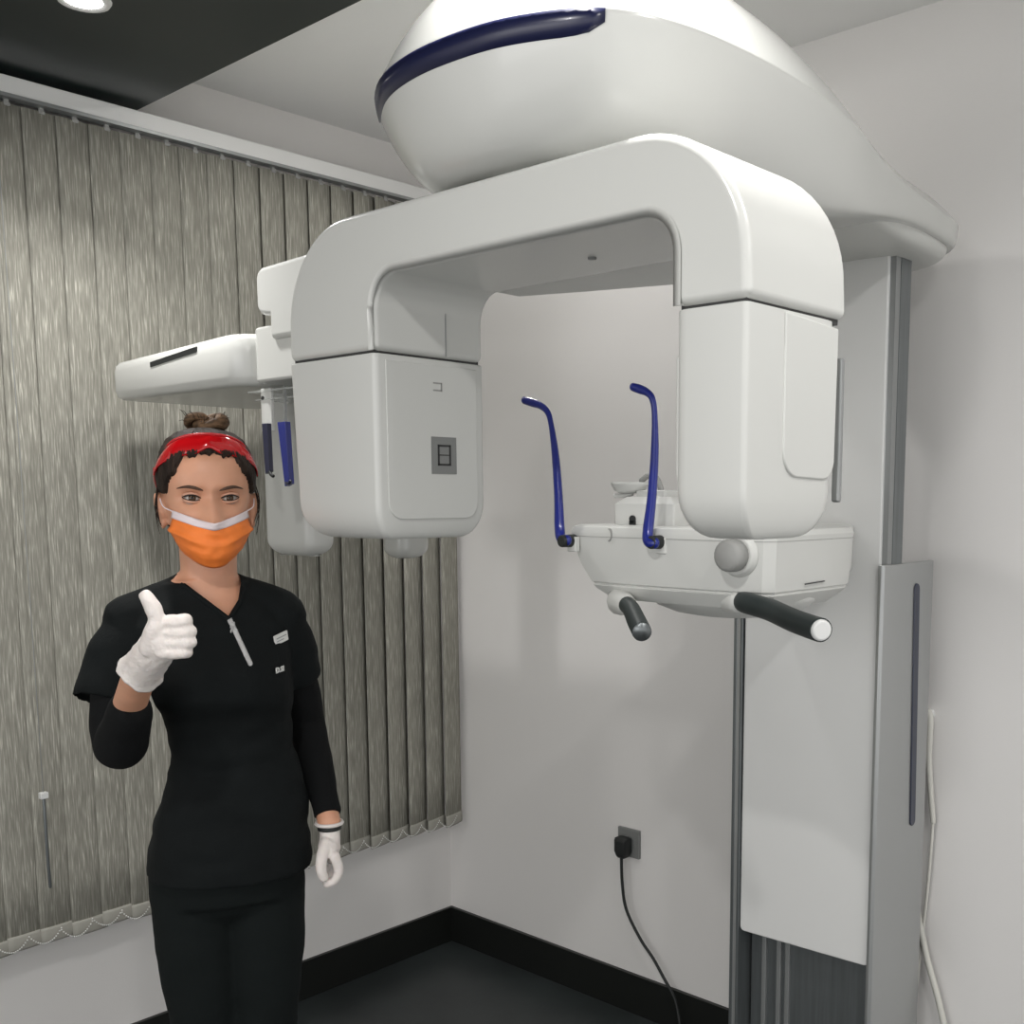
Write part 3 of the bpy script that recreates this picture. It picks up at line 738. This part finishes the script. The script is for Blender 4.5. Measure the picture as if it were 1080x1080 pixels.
# eyes
for sx in (-1, 1):
    ex, ez = HX + sx * .0292, 1.4975
    bm = B(); ellipsoid(bm, (ex, -.0655, ez), (.0122, .0118, .0118)); e = obj('eye', bm, M_eye, P, local=True)
    bm = B(); ellipsoid(bm, (ex, -.0738, ez + .0002), (.0066, .0044, .0066)); obj('iris', bm, M_iris, e, local=True)
    bm = B(); ellipsoid(bm, (ex, -.0768, ez + .0004), (.0027, .0016, .0027)); obj('pupil', bm, M_pupil, e, local=True)
    for up in (1, -1):
        pts = []
        for k_ in range(9):
            t = k_ / 8 * 2 - 1
            h = (.0051 if up > 0 else -.0037) * (1 - t * t)
            pts.append((ex + sx * t * .0150, -.0770 + .0075 * t * t + (.001 if up < 0 else 0), ez + h + .0012 * t))
        bm = B(); tube(bm, [(p[0], p[1] + .001, p[2] + up * .0022) for p in pts], [.001] + [.0030] * 7 + [.001], n=10, k=3)
        ld = obj('eyelid', bm, M_lid, e, local=True)
        bm = B(); tube(bm, [(p[0] * 1.0, p[1] - .0018, p[2] + up * .0002) for p in pts], [.0004] + [.0012 if up > 0 else .0006] * 7 + [.0005], n=8, k=3)
        obj('eyelashes', bm, M_lash, e, local=True)
    bm = B(); bp_ = []
    for k_ in range(7):
        t = k_ / 6
        x = .013 + .038 * t; z = 1.5105 + .0075 * sin(t * pi * .72) - .003 * t
        q = head_pt(z, 0); y_ = None
        # walk round the ring until x matches
        best = min((abs((head_pt(z, -pi / 2 + sx * b / 60 * pi / 2).x - HX) - sx * x), b) for b in range(61))
        q = head_pt(z, -pi / 2 + sx * best[1] / 60 * pi / 2)
        bp_.append((HX + sx * x, q.y + .0005, z))
    tube(bm, bp_, [.0012, .0026, .0030, .0028, .0022, .0016, .0007], n=8, k=3, flat=.9); obj('eyebrow', bm, M_brow, P, local=True)
# hair cap
bm = B(); rings = []
N, Kk = 60, 96
def hairline(p):
    side = abs(p.x - HX)
    line = 1.566 - side * .15
    if side > .040: line = 1.560 - (side - .040) * 1.9
    line = line * 1.0 + .0022 * sin(p.x * 260) + .0018 * sin(p.x * 610 + 1)
    back = sst(-.052, -.034, p.y)
    line = line * (1 - back) + 1.502 * back
    back = sst(.008, .030, p.y)
    line = line * (1 - back) + 1.425 * back
    return line
vs = {}
for i in range(N + 1):
    z = 1.40 + (1.6065 - 1.40) * (1 - cos(pi * i / N)) / 2 if i else 1.40
    for k_ in range(Kk):
        a = 2 * pi * k_ / Kk
        st = .0016 * sin(a * 31 + 6 * sin(z * 60)) * .7
        p = head_pt(z, a, 0, False)
        k2 = sst(-.003, .006, z - hairline(p))
        p = head_pt(z, a, -.010 * (1 - k2) + (.0062 + st) * k2, False)
        t = sst(1.56, 1.607, z)
        p.z += .009 * t
        vs[i, k_] = p
BV = {k_: bm.verts.new(v) for k_, v in vs.items()}
for i in range(N):
    for k_ in range(Kk):
        q = [BV[i, k_], BV[i, (k_ + 1) % Kk], BV[i + 1, (k_ + 1) % Kk], BV[i + 1, k_]]
        bm.faces.new(q)
bm.faces.new([BV[N, k_] for k_ in range(Kk)])
bmesh.ops.delete(bm, geom=[v for v in bm.verts if not v.link_faces], context='VERTS')
hair = obj('hair', bm, M_hair, P, local=True, label='dark brown hair pulled back')
# combed strands over the front and sides
random.seed(11)
bm = B()
for k_ in range(150):
    a0 = random.uniform(-pi * .98, -.02)
    zline = hairline(head_pt(1.56, a0, 0, False)) + .004
    pts = []
    for j in range(6):
        t = j / 5; z = min(zline + (1.6055 - zline) * t, 1.6055)
        a = a0 * (1 - .25 * t) - pi / 2 * .25 * t
        p = head_pt(z, a, .0064, False); p.z += .009 * sst(1.56, 1.607, z)
        pts.append(p)
    if zline < 1.53: continue
    tube(bm, pts, [.0004, .0011, .0012, .0012, .0010, .0006], n=5, k=2)
obj('hair_strands', bm, M_hair, hair, local=True)
# bun
bm = B()
for k_ in range(9):
    ph = k_ * 2 * pi / 9
    pts = []
    for j in range(15):
        t = j / 14 * 2 * pi
        rr_ = .021 + .009 * cos(t * 2 + ph)
        pts.append((.002 + rr_ * cos(t + ph * .3), .020 + rr_ * .95 * sin(t + ph * .3), 1.626 + .009 * sin(t * 2 + ph)))
    tube(bm, pts, .0075, n=8, k=3)
ellipsoid(bm, (.002, .02, 1.622), (.024, .023, .014))
bun = obj('hair_bun', bm, M_bun, hair, local=True, label='lighter brown coiled bun')
bm = B()
for k_ in range(26):
    a = random.uniform(0, 2 * pi); r_ = random.uniform(.024, .034)
    c = Vector((.002 + r_ * cos(a), .02 + r_ * sin(a), 1.622 + random.uniform(0, .014)))
    d = Vector((cos(a) * random.uniform(.2, 1), sin(a), random.uniform(.0, 1))) * .013
    tube(bm, [c, c + d * .6 + Vector((0, 0, .002)), c + d], [.0006, .0005, .0003], n=4, k=2)
for sx in (-1, 1):
    for k_ in range(7):
        z0_ = random.uniform(1.50, 1.53)
        tube(bm, [(HX + sx * .076, -.012 + k_ * .003, z0_), (HX + sx * (.080 + random.uniform(0, .004)), -.012, z0_ - .035), (HX + sx * (.073 + random.uniform(0, .006)), -.008, z0_ - .068)], [.0008, .0008, .0003], n=4, k=3)
obj('loose_hair', bm, M_hair, hair, local=True)
# safety glasses pushed up on the head
def gl_path(u):   # u -1..1 round the front of the head
    a = -pi / 2 + u * radians(93)
    z = 1.587 - .040 * abs(u) ** 2.2
    w = .0835
    return Vector((HX + w * sin(u * radians(90)) , -.004 - .0765 * cos(u * radians(90)), z))
bm = B(); rows = []
NU = 60
for i in range(NU + 1):
    u = i / NU * 2 - 1
    p = gl_path(u)
    hh = .033 if abs(u) < .62 else .033 - .008 * (abs(u) - .62) / .38
    notch = .010 * exp(-(u / .10) ** 2)
    d = Vector((p.x - HX, (p.y + .004) * 1.0, 0)).normalized()
    row = []
    for j in range(7):
        v = j / 6
        zz = p.z - hh * .55 + hh * v + notch * (1 - v)
        row.append(Vector((p.x, p.y, zz)) + d * (-.015 * v + .004 * sin(v * pi)))
    rows.append((row, d))
rings = [row + [q - d * .0022 for q in row[::-1]] for row, d in rows]
loft(bm, rings); gl = obj('safety_glasses', bm, M_red, P, local=True, label='red wraparound safety glasses worn on the hair')
bm = B(); tube(bm, [rows[i][0][6] for i in range(0, NU + 1, 2)], .0022, n=8, k=2); obj('glasses_frame', bm, M_redf, gl, local=True)
bm = B()
for sx in (0, NU):
    p = rows[sx][0][3]; s1 = 1 if sx else -1
    tube(bm, [p, p + Vector((-s1 * .000, .04, -.014)), p + Vector((-s1 * .006, .085, -.034))], [.0035, .003, .0025], n=8, k=4)
obj('glasses_temple', bm, M_redf, gl, local=True)

# face mask
bm = B(); rows = []
NU, NV = 44, 26
def mask_pt(u, v, off=0.0):
    # u -1..1 across, v 0 top .. 1 bottom
    half = lerp_tab([(0, .0575), (.12, .059), (.30, .063), (.40, .0685), (.48, .062), (.62, .057), (.80, .050), (.92, .043), (1.0, .035)], v)[0]
    x = u * half
    ztop = 1.4555 + .021 * abs(u) ** 1.2
    zbot = 1.383 + .016 * u * u
    z = ztop + (zbot - ztop) * v
    nose = .034 * exp(-(x / .013) ** 2) * exp(-((z - 1.458) / .014) ** 2)
    bulge = .012 * (1 - u * u) * sin(min(1, v * 1.15) * pi)
    y = -.094 - nose * .75 - bulge + .047 * abs(u) ** 2.8 + .016 * max(0, v - .8) / .2
    pl_ = 0
    if v > .15: pl_ = .0024 * abs(((v * 4.2) % 1) - .5) * 2 * (1 - abs(u) ** 4)
    y -= pl_
    y += .0022 * noise.noise(Vector((x * 70, z * 90, 3)))
    # puffy creases running to the corners
    y -= .004 * exp(-((v - .42 - .10 * (1 - abs(u))) / .05) ** 2) * (abs(u) > .25) * sst(.25, .6, abs(u))
    return Vector((HX + x, y - off, z))
for j in range(NV + 1):
    rows.append([mask_pt(i / NU * 2 - 1, j / NV) for i in range(NU + 1)])
loft(bm, rows, closed=False, caps=False)
mk = obj('face_mask', bm, M_mask, P, local=True, label='orange pleated face mask')
s_ = mk.modifiers.new('s', 'SOLIDIFY'); s_.thickness = .0015; s_.offset = -1
bm = B(); rows = [[mask_pt(i / NU * 2 - 1, v, .0018) for i in range(NU + 1)] for v in (-.02, .03, .06, .09, .14)]
for r_ in rows:
    for p in r_: p.x = HX + (p.x - HX) * 1.035; p.y += .0008 * abs((p.x - HX) / .06)
for r_ in rows[2:3]:
    for p in r_: p.y += .0012
loft(bm, rows, closed=False, caps=False); mb = obj('mask_band', bm, M_maskw, mk, local=True, label='white upper band with nose wire')
s_ = mb.modifiers.new('s', 'SOLIDIFY'); s_.thickness = .0012; s_.offset = -1
bm = B()
for sx in (-1, 1):
    a = mask_pt(sx, 0); b_ = mask_pt(sx, .95)
    tube(bm, [(HX + (a.x - HX) * 1.03, a.y - .001, a.z), (HX + sx * .0705, -.030, 1.483), (HX + sx * .0745, -.012, 1.494), (HX + sx * .0775, .012, 1.512), (HX + sx * .0775, .028, 1.49), (HX + sx * .073, .02, 1.455)], .0011, n=6, k=5)
obj('mask_loop', bm, M_maskw, mk, local=True)

# tunic
def fold(p, n, amp=.0035, fx=9, fz=26, seed=0):
    a = noise.noise(Vector((p.x * fx + seed, p.y * fx, p.z * fz)))
    b_ = noise.noise(Vector((p.x * 22 + seed, p.y * 22, p.z * 40 + 7)))
    return p + n * (amp * a + amp * .35 * b_)
bm = B(); torso(bm, .011, z0=.845, z1=1.356, flare=.006)
# trapezius and shoulders
tube(bm, [(-.128, .008, 1.288), (-.075, .010, 1.318), (-.045, .012, 1.344)], [.052, .044, .030], n=18)
tube(bm, [(.104, .010, 1.286), (.052, .010, 1.318), (.022, .012, 1.344)], [.052, .044, .030], n=18)
tube(bm, [(-.055, .014, 1.352), (-.012, .034, 1.362), (.034, .014, 1.352)], [.018, .02, .018], n=14)
# short loose sleeves
tube(bm, [(-.120, .008, 1.275), (-.150, -.008, 1.235), (-.166, -.022, 1.19), (-.176, -.034, 1.160)], [.055, .055, .054, .054], n=24, ends=False, flat=.95)
tube(bm, [(.098, .010, 1.272), (.119, .020, 1.235), (.130, .030, 1.20), (.134, .040, 1.176)], [.053, .050, .046, .045], n=24, ends=False)
# V opening and sleeve mouths are cut out of the solid
def cutter(bm):
    me = bpy.data.meshes.new('c'); bmesh.ops.recalc_face_normals(bm, faces=bm.faces); bm.to_mesh(me); bm.free()
    o = bpy.data.objects.new('c', me); COL.objects.link(o); return o
bm2 = B(); prism(bm2, [(-.068, 1.42), (-.064, 1.378), (-.046, 1.357), (.021, 1.302), (.038, 1.326), (.044, 1.352), (.040, 1.42)], 'y', -.3, .012)
c1 = cutter(bm2)
bm2 = B(); cyl(bm2, (-.1745, -.032, 1.168), (-.1865, -.042, 1.13), .049, .049); c2 = cutter(bm2)
bm2 = B(); ellipsoid(bm2, (-.010, .008, 1.40), (.047, .050, .06)); c3 = cutter(bm2)
bpy.context.view_layer.update()
# cutters were drawn in her own frame, so they take her placement
for c in (c1, c2, c3): c.matrix_world = P.matrix_world.copy()
bpy.context.view_layer.update()
def tun_fn(p, n):
    am = .0034 + .0055 * gauss(0, p.z - 1.06, 1, .045) + .0035 * gauss(0, p.z - .91, 1, .05)
    return fold(p, n, am, 6, 27, 2)
tunic = fuse('tunic', bm, M_cloth, P, voxel=.0045, sm=5, fn=tun_fn, carve=[c1, c2, c3], label='black short sleeved V-neck tunic')
# neck trim, zip, puller, badge, lettering
dgl = bpy.context.evaluated_depsgraph_get()
from mathutils.bvhtree import BVHTree
tun_bvh = BVHTree.FromPolygons([v.co for v in tunic.data.vertices], [list(p.vertices) for p in tunic.data.polygons])
def on_tunic(x, z, off=.001):
    h = tun_bvh.ray_cast(Vector((x, -.6, z)), Vector((0, 1, 0)))
    return (h[0].y - off) if h[0] else -.1
bm = B()
for pth in ([(-.050, 1.354), (-.028, 1.336), (-.004, 1.317), (.019, 1.298)], [(.0485, 1.345), (.043, 1.325), (.034, 1.311), (.0225, 1.298)]):
    q_ = [(x, on_tunic(x, z, .0005), z) for x, z in pth]
    q_ = [p for p in q_ if p[1] < .0 and p[1] > -.2]
    if len(q_) > 2: tube(bm, q_, .0042, n=8, flat=.6)
obj('neckline', bm, M_cloth, tunic, local=True)
bm = B(); zp = [(.019 + .032 * t, 0, 1.306 - .078 * t) for t in [i / 10 for i in range(11)]]
zp = [(x, on_tunic(x, z, .0012), z) for x, _, z in zp]
tube(bm, zp, .0042, n=8, k=2, flat=.35, up=(1, 0, .4)); zz = obj('zip', bm, M_zip, tunic, local=True, label='silver zip')
bm = B(); x, z = .0265, 1.288; y_ = on_tunic(x, z, .005)
box(bm, x - .004, x + .004, y_ - .003, y_ + .002, z - .004, z + .006)
for q in range(12):
    a = 2 * pi * q / 12; a2 = 2 * pi * (q + 1) / 12
    tube(bm, [(x + .002 + .005 * cos(a), y_ - .002, z - .011 + .008 * sin(a)), (x + .002 + .005 * cos(a2), y_ - .002, z - .011 + .008 * sin(a2))], .0013, n=6, smooth=False)
obj('zip_puller', bm, M_zip, zz, local=True)
# badge
def badge(x0, z0, w, h, tilt):
    y_ = min(on_tunic(x0, z0), on_tunic(x0 + w / 2, z0), on_tunic(x0 - w / 2, z0)) - .003
    yl = on_tunic(x0 - w / 2, z0); yr = on_tunic(x0 + w / 2, z0)
    yaw = math.atan2(yr - yl, w)
    return Matrix.Translation((x0, (yl + yr) / 2 - .0055, z0)) @ Matrix.Rotation(yaw, 4, 'Z') @ Matrix.Rotation(-tilt, 4, 'Y')
mt = badge(.104, 1.261, .036, .016, radians(10))
bm = B(); box(bm, -.0185, .0185, -.0015, .0015, -.0085, .0085); bmesh.ops.transform(bm, matrix=mt, verts=bm.verts)
bd = obj('name_badge', bm, M_tag, tunic, local=True, bevel=.001, label='small white name badge')
bm = B(); box(bm, -.014, .014, -.0019, -.0013, .0015, .0030); box(bm, -.014, .006, -.0019, -.0013, -.0035, -.0022); bmesh.ops.transform(bm, matrix=mt, verts=bm.verts)
obj('badge_text', bm, M_steel2, bd, local=True, smooth=False)
cu = bpy.data.curves.new('embroidery', 'FONT'); cu.body = 'D.SI'; cu.size = .0145; cu.extrude = .0006; cu.offset = .0006; cu.space_character = 1.02
cu.align_x = 'CENTER'
to = bpy.data.objects.new('embroidery', cu); COL.objects.link(to)
me = bpy.data.meshes.new_from_object(to.evaluated_get(bpy.context.evaluated_depsgraph_get())); bpy.data.objects.remove(to)
mt2 = Matrix.Translation((0, -.0045, 0)) @ badge(.102, 1.2115, .03, .012, 0) @ Matrix.Rotation(radians(90), 4, 'X') @ Matrix.Translation((-.006, -.004, .0)) @ Matrix.Diagonal((1.15, .85, 1, 1))
me.transform(mt2); me.materials.clear(); me.materials.append(M_tag)
em_ = bpy.data.objects.new('embroidery', me); COL.objects.link(em_); em_.parent = tunic; em_['label'] = 'white lettering D.SI'

# undershirt sleeves
bm = B(); tube(bm, [(-.155, -.025, 1.20), (-.159, -.050, 1.125), (-.157, -.062, 1.096), (-.150, -.088, 1.108), (-.140, -.124, 1.140), (-.131, -.156, 1.168)], [.042, .043, .041, .041, .037, .034], n=22, ends=True)
obj_a = fuse('undersleeve', bm, M_cloth2, P, voxel=.004, sm=4, fn=lambda p, n: fold(p, n, .002, 20, 25, 5), label='black long undersleeve, bent arm')
bm = B(); tube(bm, [(.118, .02, 1.22), (.140, .055, 1.14), (.152, .075, 1.08), (.163, .030, 1.01), (.172, -.022, .955), (.175, -.038, .936)], [.040, .037, .034, .031, .025, .0245], n=22, ends=False)
fuse('undersleeve', bm, M_cloth2, P, voxel=.004, sm=3, fn=lambda p, n: fold(p, n, .002, 20, 25, 8), label='black long undersleeve, hanging arm')
# trousers
bm = B()
for hx in (-.054, .062):
    tube(bm, [(hx, .01, .89), (hx * 1.0, .008, .80), (hx * .93, .002, .66), (hx * .86, 0, .50), (hx * .84, .010, .30), (hx * .82, .012, .085)], [.072, .074, .067, .053, .050, .050], n=28, ends=False)
torso(bm, .002, z0=.80, z1=.96)
ellipsoid(bm, (.004, .012, .80), (.105, .085, .05))
fuse('trousers', bm, M_trouser, P, voxel=.0055, sm=4, fn=lambda p, n: fold(p, n, .003, 12, 16, 4), label='black trousers')
for hx in (-.052, .060):
    bm = B(); rings = []
    for y_, w, h in ((-.155, .012, .02), (-.145, .032, .034), (-.11, .042, .05), (-.05, .043, .068), (.0, .038, .078), (.05, .036, .072), (.07, .026, .05)):
        rings.append([(hx + w * cos(a), y_, max(0, h * .5 + h * .5 * sin(a))) for a in [2 * pi * i / 20 for i in range(20)]])
    loft(bm, rings); obj('shoe', bm, M_shoe, P, local=True)

# right glove, thumb up
def hp(px, py, y): return (-.063 + (px - 178) * .00137, y, 1.307 - (py - 668) * .00137)
bm = B()
tube(bm, [hp(152, 703, -.272), hp(160, 694, -.292), hp(168, 684, -.308)], [.026, .025, .026], n=18, flat=.8)
ellipsoid(bm, hp(172, 676, -.318), (.026, .021, .032), Matrix.Rotation(radians(-8), 3, 'Y'))
ellipsoid(bm, hp(186, 672, -.306), (.018, .017, .029), Matrix.Rotation(radians(-4), 3, 'Y'))
ellipsoid(bm, hp(164, 676, -.314), (.019, .018, .026), Matrix.Rotation(radians(35), 3, 'Y'))
for (mx, my, qx, qy, r_) in ((175, 657, 194, 655.5, .0105), (175, 667, 197, 667, .0106), (173, 678, 197, 678, .0102), (170, 688, 193, 688.5, .0092)):
    m_, q_ = hp(mx, my, -.328), hp(qx, qy, -.330)
    d_ = (q_[0] - .001, q_[1] + .020, q_[2] - .001); t_ = (q_[0] - .022, q_[1] + .026, q_[2] - .001)
    tube(bm, [m_, ((m_[0] + q_[0]) / 2, -.332, (m_[2] + q_[2]) / 2), q_, d_, t_], [r_ * 1.05, r_ * .98, r_, r_ * .94, r_ * .8], n=14, k=4)
tube(bm, [hp(160, 683, -.312), hp(165, 664, -.326), hp(167, 652, -.329), hp(164, 640, -.330), hp(158, 628, -.330)], [.0175, .0145, .0115, .0118, .0092], n=16, k=5)
gr = fuse('glove', bm, M_glove, P, voxel=.0022, sm=3, factor=.5, fn=lambda p, n: p + n * (.0009 * noise.noise(Vector((p.x * 120, p.y * 120, p.z * 60)))),
          label='white latex glove, fist with raised thumb')
bm = B()
a_ = Vector(hp(166, 684, -.302)); b_ = Vector(WRR) + Vector((-.004, .012, -.012))
ax = (b_ - a_).normalized(); u_ = ax.orthogonal().normalized(); v_ = ax.cross(u_)
rings = []
for t, r_ in ((-.25, .0235), (-.05, .0255), (.15, .0275), (.35, .0285), (.5, .0275), (.62, .0295), (.75, .028), (.88, .0305), (1.0, .0325), (1.02, .0335), (1.0, .0305), (.85, .028)):
    rings.append([a_ + (b_ - a_) * (t + .06 * sin(3 * q * 2 * pi / 36 + 1) * (t > .9)) + (u_ * cos(q * 2 * pi / 36) + v_ * sin(q * 2 * pi / 36)) * (r_ + .0009 * sin(q * 1.7 + t * 25)) for q in range(36)])
loft(bm, rings, caps=False); obj('glove_cuff', bm, M_glove, gr, local=True)
# left glove, hanging and lightly curled
bm = B()
tube(bm, [(.176, -.045, .920), (.176, -.049, .900), (.174, -.052, .880)], [.0185, .0180, .0200], n=16)
ellipsoid(bm, (.1745, -.052, .878), (.0165, .030, .026))
for k_, (yy, l) in enumerate(((-.080, .92), (-.062, 1.0), (-.043, .97), (-.026, .82))):
    m_ = (.180, yy, .872); q_ = (.186, yy, .872 - .028 * l); d_ = (.178, yy, .872 - .048 * l); t_ = (.166, yy, .872 - .052 * l)
    tube(bm, [m_, q_, d_, t_], [.0098, .0092, .0088, .0078], n=12, k=4)
tube(bm, [(.168, -.066, .892), (.158, -.082, .872), (.156, -.088, .852), (.160, -.088, .838)], [.012, .0105, .0095, .0082], n=12, k=5)
gl2 = fuse('glove', bm, M_glove, P, voxel=.0022, sm=2, factor=.5, label='white latex glove on the lowered hand')
bm = B()
for z, r_ in ((.9225, .0225),):
    for q in range(30):
        a = 2 * pi * q / 30; a2 = 2 * pi * (q + 1) / 30
        tube(bm, [(.176 + r_ * cos(a), -.043 + r_ * sin(a), z), (.176 + r_ * cos(a2), -.043 + r_ * sin(a2), z)], .0036, n=8, smooth=False)
obj('glove_cuff', bm, M_glove, gl2, local=True)
bm = B(); loft(bm, [[(.176 + r_ * cos(2 * pi * q / 30), -.046 + r_ * sin(2 * pi * q / 30), z) for q in range(30)] for z, r_ in ((.9185, .0195), (.9180, .0208), (.9120, .0208), (.9115, .0190))])
obj('wrist_band', bm, M_black, P, local=True, label='black wrist band')

# the head is turned a little to the photo's right
def turn(o):
    o.data.transform(HROT)
    for c in o.children: turn(c)
for c in P.children:
    if c.name.split('.')[0] in ('eye', 'eyebrow', 'hair', 'safety_glasses', 'face_mask'): turn(c)
